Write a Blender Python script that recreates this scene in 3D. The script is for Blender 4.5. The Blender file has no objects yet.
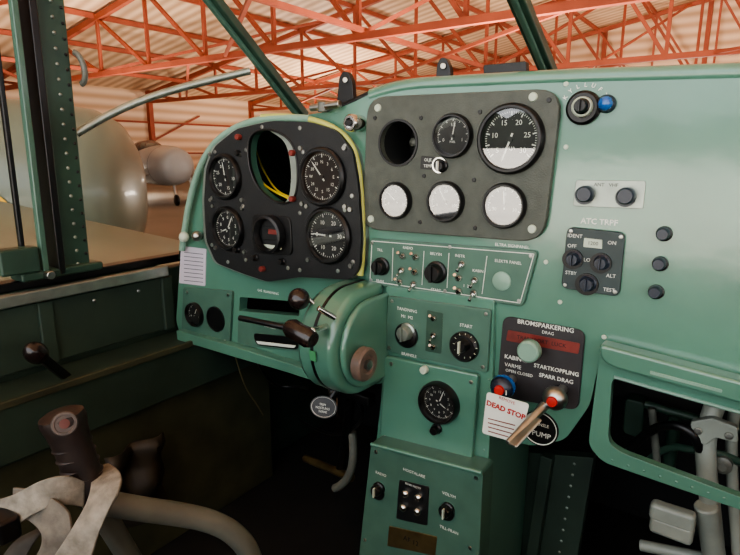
import bpy, bmesh, math, random
from mathutils import Vector, Matrix
random.seed(4)
scene = bpy.context.scene
try: scene.view_settings.look = 'AgX - Medium High Contrast'
except Exception: pass
# ------------------------------------------------------------------ camera calibration
CZ = 1.6
C = Vector((0, 0, CZ)); FP = 556.0
yaw = math.radians(35.0); pit = math.radians(12.6)
F = Vector((-math.sin(yaw)*math.cos(pit), math.cos(yaw)*math.cos(pit), -math.sin(pit)))
R = Vector((math.cos(yaw), math.sin(yaw), 0)); U = R.cross(F)
cam = bpy.data.cameras.new("camera"); camo = bpy.data.objects.new("camera", cam)
scene.collection.objects.link(camo); scene.camera = camo
cam.sensor_width = 36; cam.lens = 36*FP/740; cam.clip_start = 0.02; cam.clip_end = 400
m = Matrix((R, U, -F)).transposed().to_4x4(); m.translation = C
camo.matrix_world = m

def ray(px, py): return F + R*((px-370)/FP) + U*((277.5-py)/FP)
def PY(px, py, y):
    d = ray(px, py); return C + d*((y-C.y)/d.y)
def PX(px, py, x):
    d = ray(px, py); return C + d*((x-C.x)/d.x)
def PD(px, py, dep): return C + ray(px, py)*dep

# ------------------------------------------------------------------ materials
def lin(c):
    c = c/255.0
    return c/12.92 if c <= 0.04045 else ((c+0.055)/1.055)**2.4
def col(r, g, b): return (lin(r), lin(g), lin(b), 1)
MATS = {}
def mat(name, rgb, rough=0.5, metal=0.0, ns=0, na=0.15, bump=0.0, bscale=None, coat=0.0, spec=0.5):
    if name in MATS: return MATS[name]
    mt = bpy.data.materials.new(name); mt.use_nodes = True
    nt = mt.node_tree; b = nt.nodes["Principled BSDF"]
    c = col(*rgb)
    b.inputs["Base Color"].default_value = c
    b.inputs["Roughness"].default_value = rough
    b.inputs["Metallic"].default_value = metal
    b.inputs["Coat Weight"].default_value = coat
    b.inputs["Coat Roughness"].default_value = 0.10
    b.inputs["Specular IOR Level"].default_value = spec
    tc = nt.nodes.new("ShaderNodeTexCoord")
    if ns:
        n = nt.nodes.new("ShaderNodeTexNoise"); n.inputs["Scale"].default_value = ns
        n.inputs["Detail"].default_value = 5
        nt.links.new(tc.outputs["Object"], n.inputs["Vector"])
        r = nt.nodes.new("ShaderNodeValToRGB")
        r.color_ramp.elements[0].position = 0.3; r.color_ramp.elements[1].position = 0.7
        r.color_ramp.elements[0].color = tuple(v*(1-na) for v in c[:3])+(1,)
        r.color_ramp.elements[1].color = tuple(min(1, v*(1+na)) for v in c[:3])+(1,)
        nt.links.new(n.outputs["Fac"], r.inputs["Fac"]); nt.links.new(r.outputs["Color"], b.inputs["Base Color"])
    if bump:
        n2 = nt.nodes.new("ShaderNodeTexNoise"); n2.inputs["Scale"].default_value = bscale or 300
        n2.inputs["Detail"].default_value = 3
        nt.links.new(tc.outputs["Object"], n2.inputs["Vector"])
        bp = nt.nodes.new("ShaderNodeBump"); bp.inputs["Strength"].default_value = bump
        bp.inputs["Distance"].default_value = 0.001
        nt.links.new(n2.outputs["Fac"], bp.inputs["Height"]); nt.links.new(bp.outputs["Normal"], b.inputs["Normal"])
        if coat: nt.links.new(bp.outputs["Normal"], b.inputs["Coat Normal"])
    MATS[name] = mt; return mt
GREEN = mat("green_panel_paint", (84, 126, 108), 0.30, ns=9, na=0.10, bump=0.3, bscale=22, coat=1.0)
GREEN2 = mat("green_subpanel_dimmed", (72, 104, 90), 0.42, ns=25, na=0.12, bump=0.1, bscale=200, coat=0.4)  # darker green, light falloff on the pedestal subpanels put into the colour
LGREEN = mat("pale_green_paint", (124, 155, 138), 0.35, ns=14, na=0.12)
DGREEN = mat("dark_green_paint", (47, 62, 52), 0.5, ns=8, na=0.3, bump=0.1)
FGREEN = mat("frame_green_paint", (46, 70, 58), 0.4, ns=12, na=0.25)
OLIVE = mat("olive_trim", (58, 60, 42), 0.6, ns=15, na=0.3)
YGREEN = mat("zinc_chromate_primer", (176, 178, 98), 0.5, ns=20, na=0.2)
GREY = mat("grey_crackle_paint", (74, 78, 70), 0.5, ns=60, na=0.15, bump=0.6, bscale=500)
BLACKC = mat("black_crackle_paint", (24, 25, 26), 0.4, ns=60, na=0.2, bump=0.5, bscale=500)
BLACK = mat("black_plastic", (14, 14, 15), 0.35)
BAKE = mat("dark_bakelite", (32, 23, 21), 0.25, coat=0.3, ns=40, na=0.3)
GRIPM = mat("dark_grip_rubber", (36, 27, 24), 0.45, ns=60, na=0.35, bump=0.3, bscale=200)
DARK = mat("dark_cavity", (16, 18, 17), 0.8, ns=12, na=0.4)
FACE = mat("gauge_face_black", (16, 17, 17), 0.6)
WHITE = mat("white_marking", (215, 218, 208), 0.5)
IVORY = mat("ivory_paint", (180, 190, 172), 0.4)
PAPER = mat("white_paper", (190, 184, 194), 0.7)
RED = mat("red_paint", (170, 40, 34), 0.35)
DRED = mat("red_label_band", (112, 44, 38), 0.45, ns=60, na=.25)
BLUE = mat("blue_lens", (30, 90, 160), 0.15, coat=0.5)
NAVY = mat("navy_knob", (34, 42, 56), 0.3)
STEEL = mat("brushed_steel", (170, 170, 165), 0.3, 1.0, ns=50, na=0.15)
ALU = mat("worn_aluminium", (150, 158, 150), 0.38, 0.8, ns=40, na=0.15)
CHROME = mat("chrome", (210, 210, 205), 0.12, 1.0)
BRASS = mat("brass", (112, 98, 66), 0.4, 0.8, ns=30, na=0.3)
BROWN = mat("brown_knob", (104, 88, 78), 0.4, ns=60, na=0.3)
YEL = mat("yellow_wire", (215, 190, 40), 0.5)
TAN = mat("tan_cable_sheath", (90, 80, 52), 0.6)
YELP = mat("yellow_number_paint", (225, 180, 40), 0.5)
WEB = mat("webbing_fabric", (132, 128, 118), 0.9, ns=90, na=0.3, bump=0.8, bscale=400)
LEATH = mat("brown_leather", (42, 36, 26), 0.6, ns=20, na=0.35, bump=0.4, bscale=80)
TUBE = mat("grey_tube_paint", (100, 102, 94), 0.4, ns=20, na=0.2, coat=0.1)
TUBEL = mat("brightened_tube_grey", (140, 145, 135), 0.4, ns=20, na=0.2, coat=0.1)  # tube grey lightened in place of light inside the opening
TRUSS = mat("red_oxide_steel", (158, 80, 58), 0.7, ns=1.5, na=0.15)
CONC = mat("concrete", (112, 106, 98), 0.7, ns=0.6, na=0.12)
APRON = mat("apron_concrete", (215, 210, 200), 0.8, ns=0.4, na=0.1)
PLANE = mat("pale_aircraft_paint", (104, 116, 104), 0.35, ns=2, na=0.06, coat=0.2)
PLANE2 = mat("grey_aircraft_paint", (150, 152, 150), 0.4, ns=2, na=0.06)
WING = mat("wing_green_paint", (88, 112, 98), 0.35, ns=3, na=0.08, coat=0.2)
BACKDROP = mat("backdrop_dark_green", (30, 42, 26), 0.9, ns=0.8, na=0.5)

def wave_mat(name, c1, c2, scale, axis):
    mt = bpy.data.materials.new(name); mt.use_nodes = True; nt = mt.node_tree
    b = nt.nodes["Principled BSDF"]; b.inputs["Roughness"].default_value = 0.6
    tc = nt.nodes.new("ShaderNodeTexCoord"); w = nt.nodes.new("ShaderNodeTexWave")
    w.bands_direction = axis; w.inputs["Scale"].default_value = scale
    nt.links.new(tc.outputs["Object"], w.inputs["Vector"])
    r = nt.nodes.new("ShaderNodeValToRGB"); r.color_ramp.elements[0].color = col(*c1); r.color_ramp.elements[1].color = col(*c2)
    nt.links.new(w.outputs["Fac"], r.inputs["Fac"]); nt.links.new(r.outputs["Color"], b.inputs["Base Color"])
    bp = nt.nodes.new("ShaderNodeBump"); bp.inputs["Strength"].default_value = 0.5; bp.inputs["Distance"].default_value = 0.05
    nt.links.new(w.outputs["Fac"], bp.inputs["Height"]); nt.links.new(bp.outputs["Normal"], b.inputs["Normal"])
    return mt
ROOFW = wave_mat("corrugated_roof", (192, 156, 124), (230, 198, 164), 0.5, 'Y')
WALLW = wave_mat("wall_siding", (205, 168, 134), (240, 212, 182), 0.5, 'Z')

def glass_mat():
    mt = bpy.data.materials.new("gauge_glass"); mt.use_nodes = True; nt = mt.node_tree
    nt.nodes.clear(); o = nt.nodes.new("ShaderNodeOutputMaterial"); mx = nt.nodes.new("ShaderNodeMixShader")
    t = nt.nodes.new("ShaderNodeBsdfTransparent"); g = nt.nodes.new("ShaderNodeBsdfGlossy")
    g.inputs["Roughness"].default_value = 0.015
    mx.inputs[0].default_value = 0.18
    nt.links.new(t.outputs[0], mx.inputs[1]); nt.links.new(g.outputs[0], mx.inputs[2]); nt.links.new(mx.outputs[0], o.inputs[0])
    return mt
GLASS = glass_mat()

# ------------------------------------------------------------------ geometry helpers
def link(o, parent=None):
    scene.collection.objects.link(o)
    if parent is not None: o.parent = parent
    return o
def empty(name, parent=None):
    o = bpy.data.objects.new(name, None); o.empty_display_size = 0.05
    return link(o, parent)
def fin(bm, name, mt, parent, bevel=0.0, smooth=True, solid=0):
    bmesh.ops.recalc_face_normals(bm, faces=bm.faces)
    me = bpy.data.meshes.new(name)
    for f in bm.faces: f.smooth = smooth
    if smooth and not bevel:
        for e in bm.edges:
            e.smooth = e.calc_face_angle(0.0) < 0.7
    bm.to_mesh(me); bm.free()
    me.materials.append(mt)
    o = bpy.data.objects.new(name, me); link(o, parent)
    if bevel:
        md = o.modifiers.new("bevel", 'BEVEL'); md.width = bevel; md.segments = 2; md.limit_method = 'ANGLE'
        md.angle_limit = 0.7; md.harden_normals = True
    return o
def roundpoly(pts, r, seg=5):
    if r <= 0: return pts
    out = []; n = len(pts)
    for i in range(n):
        p = Vector(pts[i]); a = Vector(pts[i-1]); b = Vector(pts[(i+1) % n])
        da = min(r, (a-p).length*0.45); db = min(r, (b-p).length*0.45)
        s = p+(a-p).normalized()*da; e = p+(b-p).normalized()*db
        for k in range(seg+1):
            t = k/seg
            q = s*(1-t)**2 + p*2*t*(1-t) + e*t*t
            out.append((q.x, q.y))
    return out
def pix2(pts, y): return [((lambda v: (v.x, v.z))(PY(p[0], p[1], y))) for p in pts]
def slab2(name, pts, yf, yb, mt, parent, holes=(), bevel=0.0012):
    bm = bmesh.new()
    vs = [bm.verts.new((x, yf, z)) for x, z in pts]
    if not holes:
        faces = [bm.faces.new(vs)]
    else:
        ed = [bm.edges.new((vs[i], vs[(i+1) % len(vs)])) for i in range(len(vs))]
        for h in holes:
            hv = [bm.verts.new((x, yf, z)) for x, z in h]
            ed += [bm.edges.new((hv[i], hv[(i+1) % len(hv)])) for i in range(len(hv))]
        r = bmesh.ops.triangle_fill(bm, use_beauty=True, use_dissolve=False, edges=ed)
        faces = [g for g in r['geom'] if isinstance(g, bmesh.types.BMFace)]
    r = bmesh.ops.extrude_face_region(bm, geom=faces)
    bmesh.ops.translate(bm, verts=[g for g in r['geom'] if isinstance(g, bmesh.types.BMVert)], vec=(0, yb-yf, 0))
    return fin(bm, name, mt, parent, bevel=bevel)
def slab(name, pix, y, t, mt, parent, rnd=0.0, holes=(), bevel=0.0012):
    """plate standing on plane Y=y, front face at Y=y-t"""
    yf = y-t
    return slab2(name, roundpoly(pix2(pix, yf), rnd), yf, y, mt, parent, holes, bevel)
def circ(cx, cz, rx, rz=None, n=40):
    rz = rz or rx
    return [(cx+rx*math.cos(2*math.pi*i/n), cz+rz*math.sin(2*math.pi*i/n)) for i in range(n)]
def frame_of(axis):
    a = Vector(axis).normalized()
    t = Vector((0, 0, 1)) if abs(a.z) < 0.9 else Vector((1, 0, 0))
    u = t.cross(a).normalized(); v = a.cross(u)
    return a, u, v
def lathe(name, prof, org, axis, mt, parent, seg=32, sc=(1, 1)):
    a, u, v = frame_of(axis); org = Vector(org)
    bm = bmesh.new(); rings = []
    for r, h in prof:
        if r <= 1e-7: rings.append([bm.verts.new(org+a*h)])
        else: rings.append([bm.verts.new(org+a*h+u*(r*sc[0]*math.cos(2*math.pi*i/seg))+v*(r*sc[1]*math.sin(2*math.pi*i/seg))) for i in range(seg)])
    for k in range(len(rings)-1):
        A, B = rings[k], rings[k+1]
        for i in range(seg):
            j = (i+1) % seg
            if len(A) == 1 and len(B) == 1: break
            if len(A) == 1: bm.faces.new((A[0], B[i], B[j]))
            elif len(B) == 1: bm.faces.new((A[i], A[j], B[0]))
            else: bm.faces.new((A[i], A[j], B[j], B[i]))
    return fin(bm, name, mt, parent)
def rod(name, p0, p1, r, mt, parent, r2=None, seg=20):
    p0 = Vector(p0); p1 = Vector(p1); L = (p1-p0).length; r2 = r2 if r2 is not None else r
    c = min(r, r2)*0.15
    return lathe(name, [(0, 0), (r-c, 0), (r, c), (r2, L-c), (r2-c, L), (0, L)], p0, p1-p0, mt, parent, seg)
def ball(name, c, r, mt, parent, axis=(0, 0, 1), el=1.0, seg=24):
    n = 12
    prof = [(r*math.sin(math.pi*i/n), -r*el*math.cos(math.pi*i/n)) for i in range(n+1)]
    prof[0] = (0, -r*el); prof[-1] = (0, r*el)
    return lathe(name, prof, c, axis, mt, parent, seg)
def tube(name, pts, r, mt, parent, cyclic=False):
    cu = bpy.data.curves.new(name, 'CURVE'); cu.dimensions = '3D'; cu.bevel_depth = r; cu.bevel_resolution = 5
    cu.use_fill_caps = True; cu.resolution_u = 10
    sp = cu.splines.new('NURBS' if len(pts) > 2 else 'POLY'); sp.points.add(len(pts)-1)
    for i, p in enumerate(pts): sp.points[i].co = (*p, 1)
    if len(pts) > 2: sp.order_u = min(4, len(pts)); sp.use_endpoint_u = not cyclic; sp.use_cyclic_u = cyclic
    cu.materials.append(mt)
    return link(bpy.data.objects.new(name, cu), parent)
def box(name, lo, hi, mt, parent, bevel=0.002):
    bm = bmesh.new(); bmesh.ops.create_cube(bm, size=1)
    lo = Vector(lo); hi = Vector(hi); c = (lo+hi)/2; d = hi-lo
    for v in bm.verts: v.co = Vector((v.co.x*d.x, v.co.y*d.y, v.co.z*d.z))+c
    return fin(bm, name, mt, parent, bevel=bevel)
def add_beam(bm, p0, p1, w, h=None):
    h = h or w; a, u, v = frame_of(Vector(p1)-Vector(p0)); p0 = Vector(p0); p1 = Vector(p1)
    q = []
    for p in (p0, p1):
        q.append([bm.verts.new(p+u*sx*w/2+v*sy*h/2) for sx, sy in ((-1, -1), (1, -1), (1, 1), (-1, 1))])
    for i in range(4):
        j = (i+1) % 4; bm.faces.new((q[0][i], q[0][j], q[1][j], q[1][i]))
    bm.faces.new(q[0]); bm.faces.new(q[1])
def beam(name, p0, p1, w, h, mt, parent, bevel=0.002):
    bm = bmesh.new(); add_beam(bm, p0, p1, w, h); return fin(bm, name, mt, parent, bevel=bevel)
TS = 0.80
def textat(name, s, p, size, mt, parent, rot=0, align='CENTER', bold=0.0):
    cu = bpy.data.curves.new(name, 'FONT'); cu.body = s; cu.size = size; cu.align_x = align; cu.align_y = 'CENTER'
    cu.extrude = 0.0001; cu.resolution_u = 2; cu.offset = bold; cu.materials.append(mt)
    o = bpy.data.objects.new(name, cu); o.location = p; o.rotation_euler = (math.pi/2, rot, 0); return link(o, parent)
def text(name, s, px, py, y, size, mt, parent, rot=0, align='CENTER', bold=0.0):
    p = PY(px, py, y)
    return textat(name, s, (p.x, y-0.0003, p.z), size*TS, mt, parent, rot, align, bold)
def rivets(name, pts, nrm, r, mt, parent):
    bm = bmesh.new()
    for p in pts:
        a, u, v = frame_of(nrm); c = Vector(p)
        top = bm.verts.new(c+a*r*0.6)
        r1 = [bm.verts.new(c+(u*math.cos(k*math.pi/4)+v*math.sin(k*math.pi/4))*r) for k in range(8)]
        r2 = [bm.verts.new(c+a*r*0.4+(u*math.cos(k*math.pi/4)+v*math.sin(k*math.pi/4))*r*0.7) for k in range(8)]
        for k in range(8):
            j = (k+1) % 8; bm.faces.new((r1[k], r1[j], r2[j], r2[k])); bm.faces.new((r2[k], r2[j], top))
    return fin(bm, name, mt, parent)
NY = (0, -1, 0)
def knob(name, px, py, r, h, y, mt, parent, pointer=False, skirt=True, mt2=None):
    p = PY(px, py, y-h*0.5); p.y = y
    prof = [(0, 0), (r*1.0, 0), (r, h*0.25), (r*0.82, h*0.35), (r*0.78, h*0.9), (r*0.68, h), (0, h)] if skirt else \
           [(0, 0), (r*0.95, 0), (r, h*0.15), (r*0.95, h*0.85), (r*0.8, h), (0, h)]
    o = lathe(name, prof, p, NY, mt, parent, 28)
    if pointer:
        box(name+"_pointer", (p.x-r*0.12, y-h-0.004, p.z-r*0.75), (p.x+r*0.12, y-h+0.002, p.z+r*0.75), mt2 or mt, parent, 0.0006)
    return o
def screw(px, py, y, parent, r=0.0035, mt=None, name="screw"):
    p = PY(px, py, y)
    lathe(name, [(0, 0), (r, 0), (r*0.85, r*0.4), (r*0.3, r*0.5), (0, r*0.4)], p, NY, mt or STEEL, parent, 14)
def toggle(px, py, y, parent, up=1, s=1.0):
    p = PY(px, py, y)
    lathe("toggle_nut", [(0, 0), (0.006*s, 0), (0.006*s, 0.002), (0.004*s, 0.0045), (0, 0.0045)], p, NY, CHROME, parent, 12)
    rod("toggle_lever", p+Vector((0, -0.003, 0)), p+Vector((0, -0.016*s, 0.008*s*up)), 0.0016*s, CHROME, parent, 0.0028*s, 12)
def gauge(name, px, py, r, y, nums=(), needle=40, needle2=None, major=12, bez=BLACK, square=False, dial=FACE, arc=(225, -45), mark=None, deep=0.009, nsz=0.24, tilt=0.0):
    g = empty(name); d = deep
    p = PY(px, py, y-d*0.7); p.y = y
    lathe("bezel", [(r*0.97, 0), (r*1.16, 0), (r*1.16, d*0.6), (r*1.08, d), (r*1.0, d), (r*0.94, d*0.5), (r*0.93, d*0.12)], p, NY, bez, g, 48)
    lathe("dial", [(0, d*0.12), (r*0.96, d*0.12)], p, NY, dial, g, 40)
    a0, a1 = arc; bm = bmesh.new(); n = major*5
    yy = y-d*0.12-0.0004
    full = abs(a0-a1) >= 359
    for i in range(n if full else n+1):
        a = math.radians(a0+(a1-a0)*i/n); mj = i % 5 == 0
        r0 = r*(0.76 if mj else 0.84); r1 = r*0.9; w = r*(0.022 if mj else 0.010)
        c, s = math.cos(a), math.sin(a)
        q = [(r0*c-w*s, r0*s+w*c), (r1*c-w*s, r1*s+w*c), (r1*c+w*s, r1*s-w*c), (r0*c+w*s, r0*s-w*c)]
        bm.faces.new([bm.verts.new((p.x+a_, yy, p.z+b_)) for a_, b_ in q])
    fin(bm, "scale_marks", WHITE, g, smooth=False)
    for i, s in enumerate(nums):
        a = math.radians(a0+(a1-a0)*i/(len(nums) if full else max(1, len(nums)-1)))
        textat("numeral", s, (p.x+r*0.58*math.cos(a), yy, p.z+r*0.58*math.sin(a)), r*nsz, WHITE, g)
    if mark: textat("dial_label", mark, (p.x, yy, p.z-r*0.3), r*0.16, WHITE, g)
    for k, (ang, ln) in enumerate([(needle, 0.8)]+([(needle2, 0.5)] if needle2 is not None else [])):
        a = math.radians(ang); c, s = math.cos(a), math.sin(a); w = r*0.035
        bm = bmesh.new()
        q = [(-r*0.2*c-w*s, -r*0.2*s+w*c), (r*(ln-0.15)*c-w*0.8*s, r*(ln-0.15)*s+w*0.8*c), (r*ln*c, r*ln*s), (r*(ln-0.15)*c+w*0.8*s, r*(ln-0.15)*s-w*0.8*c), (-r*0.2*c+w*s, -r*0.2*s-w*c)]
        bm.faces.new([bm.verts.new((p.x+a_, yy-0.0012-0.0006*k, p.z+b_)) for a_, b_ in q])
        fin(bm, "needle", WHITE, g, smooth=False)
    lathe("needle_hub", [(r*0.09, 0), (r*0.09, d*0.4), (0, d*0.4)], p, NY, BLACK, g, 16)
    ta = math.radians(tilt)
    lathe("glass", [(0, 0), (r*0.97, 0)], p+Vector((0, -d*0.72, 0)), (0, -math.cos(ta), math.sin(ta)), GLASS, g, 40)
    if square:
        s_ = r*1.2
        for sx in (-1, 1):
            for sz in (-1, 1):
                lathe("flange_screw", [(0, 0), (0.004, 0), (0.0035, 0.003), (0, 0.003)], p+Vector((sx*s_*0.93, 0, sz*s_*0.93)), NY, STEEL, g, 12)
    return g

# ------------------------------------------------------------------ main instrument panel
YP = 0.68
panel = empty("instrument_panel")
main_pix = [(184, 245), (187, 212), (194, 182), (207, 152), (228, 131), (262, 117), (300, 116), (330, 111), (352, 103), (372, 93), (400, 84), (480, 79), (560, 75), (740, 70), (900, 66),
            (900, 428), (740, 386), (602, 350), (590, 405), (565, 440), (535, 446), (500, 440), (495, 372), (386, 360), (384, 384), (330, 384), (290, 370), (235, 354), (182, 339), (176, 322), (180, 262)]
h_black = roundpoly(pix2([(250, 132), (272, 128), (294, 142), (299, 172), (296, 202), (278, 205), (256, 188), (247, 160)], YP), 0.02)
gh = PY(398, 143, YP)
h_grey = circ(gh.x, gh.z, 0.030, 0.031)
slot1 = roundpoly(pix2([(240, 297), (300, 302), (299, 316), (239, 311)], YP), 0.003)
slab("panel_face", main_pix, YP+0.02, 0.02, GREEN, panel, rnd=0.012, holes=[h_black, h_grey, slot1], bevel=0.005)
dk = empty("glareshield_and_nose_structure")
box("dark_backing", (-0.97, 0.86, CZ-0.36), (0.34, 0.87, CZ+0.05), DARK, dk, 0)  # dark sheet added behind the panel holes, shade put into its colour
top = [(-0.98, -0.21), (-0.94, -0.10), (-0.86, 0.0), (-0.78, 0.045), (-0.61, 0.058), (-0.5, 0.078), (-0.43, 0.09), (-0.3, 0.0905), (0.0, 0.084), (0.15, 0.07), (0.27, 0.0), (0.33, -0.1), (0.35, -0.2)]
bm = bmesh.new(); rows = []
for yy, dz, sx in ((0.703, -0.005, 1), (0.82, 0.0, 0.99), (1.0, 0.0, 0.95), (1.25, -0.08, 0.9), (1.9, -0.2, 0.75)):
    rows.append([bm.verts.new(((x+0.3)*sx-0.3, yy, CZ+z+dz)) for x, z in top])
for a_, b_ in zip(rows, rows[1:]):
    for i in range(len(top)-1): bm.faces.new((a_[i], a_[i+1], b_[i+1], b_[i]))
o = fin(bm, "coaming_skin", FGREEN, dk); sm = o.modifiers.new("thick", 'SOLIDIFY'); sm.thickness = 0.004
tube("top_edge_piping", [PY(x, y, YP+0.008) for x, y in ((372, 96), (400, 86), (440, 84), (480, 82), (560, 78), (640, 76), (740, 73), (840, 70))], 0.010, GREEN, panel)
tube("left_edge_trim", [PY(x, y, YP-0.012) for x, y in ((182, 250), (187, 208), (198, 165), (218, 137), (245, 122), (275, 116), (310, 119))], 0.006, LGREEN, panel)
tube("chromate_edge_trim", [PY(x, y, YP-0.012) for x, y in ((262, 117), (285, 116), (308, 118), (332, 126), (351, 140), (359, 165), (362, 210), (363, 255), (360, 275))], 0.0050, YGREEN, panel)
# ---- black flight instrument panel
bp = empty("flight_instrument_panel")
YB = YP-0.018
bpix = [(204, 200), (206, 168), (214, 147), (236, 129), (270, 121), (310, 122), (336, 130), (352, 150), (358, 185), (361, 240), (359, 270), (350, 280), (300, 277), (268, 282), (244, 274), (216, 263), (206, 240)]
h_black2 = roundpoly(pix2([(250, 132), (272, 128), (294, 142), (299, 172), (296, 202), (278, 205), (256, 188), (247, 160)], YB-0.006), 0.02)
slab("panel_plate", bpix, YB, 0.006, BLACKC, bp, rnd=0.012, holes=[h_black2], bevel=0.001)
slab("mounting_frame", [(x+(2 if x > 280 else -2), y) for x, y in bpix], YP, 0.017, ALU, bp, rnd=0.012, holes=[h_black])
YBf = YB-0.006
tube("opening_rim", [PY(x, y, YBf) for x, y in ((250, 134), (262, 129), (276, 130), (292, 140), (298, 160), (298, 190), (292, 204), (276, 204), (258, 190), (249, 170), (247, 150))], 0.002, BLACK, bp, cyclic=True)
for px, py in ((215, 152), (262, 127), (300, 128), (345, 146), (352, 196), (353, 262), (300, 270), (228, 262), (212, 245), (210, 200), (243, 206), (300, 213), (246, 150), (237, 192), (303, 152), (345, 210), (246, 260), (338, 271), (288, 268)):
    screw(px, py, YBf, bp, 0.0036, STEEL if random.random() < .6 else ALU)
for px, py in ((238, 137), (292, 153), (292, 199), (262, 269), (237, 153)):
    knob("red_cap", px, py, 0.0050, 0.008, YBf, DRED if px != 237 else BLACK, bp, skirt=False)
for px, py in ((254, 258), (281, 262), (236, 250)):
    knob("adjust_knob", px, py, 0.006, 0.010, YBf, BLACK, bp)
gauge("airspeed_indicator", 223, 177, 0.034, YBf, ("0", "5", "10", "15", "20", "25"), 100, arc=(120, -200), square=True)
gauge("altimeter", 226, 229, 0.034, YBf, ("0", "1", "2", "3", "4", "5", "6", "7", "8", "9"), 60, 200, major=10, arc=(90, -270), square=True)
gauge("heading_indicator", 320, 177, 0.038, YBf, ("N", "3", "6", "E", "12", "15", "S", "21", "24", "W", "30", "33"), 130, arc=(90, -270), square=True, nsz=.18)
gauge("vertical_speed_indicator", 326, 236, 0.038, YBf, ("0", "10", "20", "30", "20", "10"), 178, arc=(180, -180), square=True, major=10)
ti = empty("turn_indicator"); p = PY(271, 234, YBf)
slab("flange", [(252, 214), (290, 217), (292, 256), (253, 253)], YBf, 0.003, BLACK, ti, rnd=0.012)
lathe("window_bezel", [(0.026, 0), (0.031, 0), (0.031, 0.012), (0.027, 0.014), (0.024, 0.006), (0.024, 0.0032)], PY(271, 234, YBf-0.004), NY, BLACKC, ti, 40)
lathe("dial", [(0, 0.0035), (0.025, 0.0035)], p, NY, FACE, ti, 32)
slab("float_window", [(262, 226), (283, 228), (283, 241), (262, 240)], YBf-0.003, 0.003, DARK, ti, rnd=0.003)
slab("red_flag", [(268, 229), (277, 230), (277, 235), (268, 234)], YBf-0.006, 0.001, DRED, ti, 0.001)
slab("balance_ball_tube", [(260, 244), (281, 246), (281, 250), (260, 248)], YBf-0.003, 0.002, IVORY, ti, 0.002)
wr = empty("loose_wiring")
tube("wire_1", [PY(x, y, d) for x, y, d in ((251, 152, .80), (255, 170, .72), (262, 186, .70), (275, 192, .69), (296, 202, .68))], 0.0020, YEL, wr)
tube("wire_2", [PY(x, y, d) for x, y, d in ((254, 140, .84), (258, 160, .76), (268, 180, .72), (280, 196, .69), (294, 197, .70))], 0.0016, YEL, wr)
tube("wire_3", [PY(x, y, d) for x, y, d in ((262, 135, .85), (270, 155, .80), (285, 175, .80), (296, 190, .75))], 0.003, BLACK, wr)

# ---- grey engine instrument panel
gp = empty("engine_instrument_panel")
gpix = [(367, 97), (562, 88), (543, 243), (362, 229)]
yg = YP-0.010
g2 = PY(398, 143, yg); h_grey2 = circ(g2.x, g2.z, 0.029, 0.030)
slab("panel_plate", gpix, YP, 0.010, GREY, gp, rnd=0.03, holes=[h_grey2], bevel=0.003)
lathe("empty_hole_rim", [(0.029, 0), (0.032, 0), (0.032, 0.002), (0.029, 0.002)], (g2.x, yg, g2.z), NY, BLACK, gp, 40)
lathe("cavity_sleeve", [(0.030, 0), (0.030, -0.08), (0, -0.08)], (g2.x, yg, g2.z), NY, DARK, gp, 40)  # dark cup behind the empty hole, its shade painted into the colour
lathe("cavity_connector", [(0.006, -0.08), (0.006, -0.05), (0.003, -0.048), (0.0, -0.048)], (g2.x-.006, yg, g2.z+.002), NY, TUBE, gp, 16)
for px, py in ((378, 108), (533, 97), (532, 229), (371, 219)):
    screw(px, py, yg, gp, 0.0055, IVORY)
for px, py in ((421, 118), (480, 112), (375, 118), (424, 176), (474, 180), (475, 228), (420, 222), (549, 100)):
    screw(px, py, yg, gp, 0.003, BLACK)
gauge("fuel_quantity_gauge", 451, 136, 0.0245, yg, ("0", "1/2", "1"), 80, mark="FUEL", arc=(200, -20), major=8, tilt=-8)
gauge("engine_tachometer", 509, 139, 0.0365, yg, ("5", "10", "15", "20", "25", "30"), 250, mark="OLJA", arc=(220, -40), major=10, tilt=-0.6)
gauge("oil_pressure_gauge", 394, 201, 0.0225, yg, ("0", "5", "10"), 140, arc=(200, -20), major=8, tilt=0.6)
gauge("oil_temperature_gauge", 444, 202, 0.0235, yg, ("0", "50", "100"), 120, arc=(200, -20), major=8, tilt=0.5)
gauge("ammeter_gauge", 503, 206, 0.0245, yg, ("30", "0", "30"), 95, arc=(200, -20), major=8, tilt=0.7)
slab("selector_placard", [(421, 156), (437, 157), (436, 170), (420, 169)], yg, 0.001, BLACK, gp, 0.002)
lathe("selector_ring", [(.0085, 0), (.0105, 0), (.0105, .003), (.0085, .003)], PY(440, 165, yg), NY, CHROME, gp, 24)
knob("selector_knob", 440, 166, 0.0085, 0.012, yg, BLACK, gp, pointer=True, mt2=WHITE)
text("selector_text", "OLJE", 428, 160, yg-0.001, 0.007, WHITE, gp); text("selector_text", "TEMP", 428, 166, yg-0.001, 0.007, WHITE, gp)

# ---- fittings between the panels
lk = empty("panel_lock_fitting"); pc = PY(352, 123, YP-.02)
lathe("ring", [(0, -.02), (0.0125, -.02), (0.0125, 0.004), (0.010, 0.007), (0.007, 0.007), (0.007, 0.003), (0, 0.003)], pc, NY, CHROME, lk)
rod("center_plug", pc, pc+Vector((0, -0.008, 0)), 0.005, BLACK, lk)
lt = empty("panel_latch"); a_ = PY(311, 108, YP-0.01); b_ = PY(340, 104, YP-0.01)
rod("latch_pin", a_, b_, 0.0055, STEEL, lt); rod("latch_base", PY(323, 112, YP-.01), PY(323, 102, YP-.01), 0.008, TUBE, lt)

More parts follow.
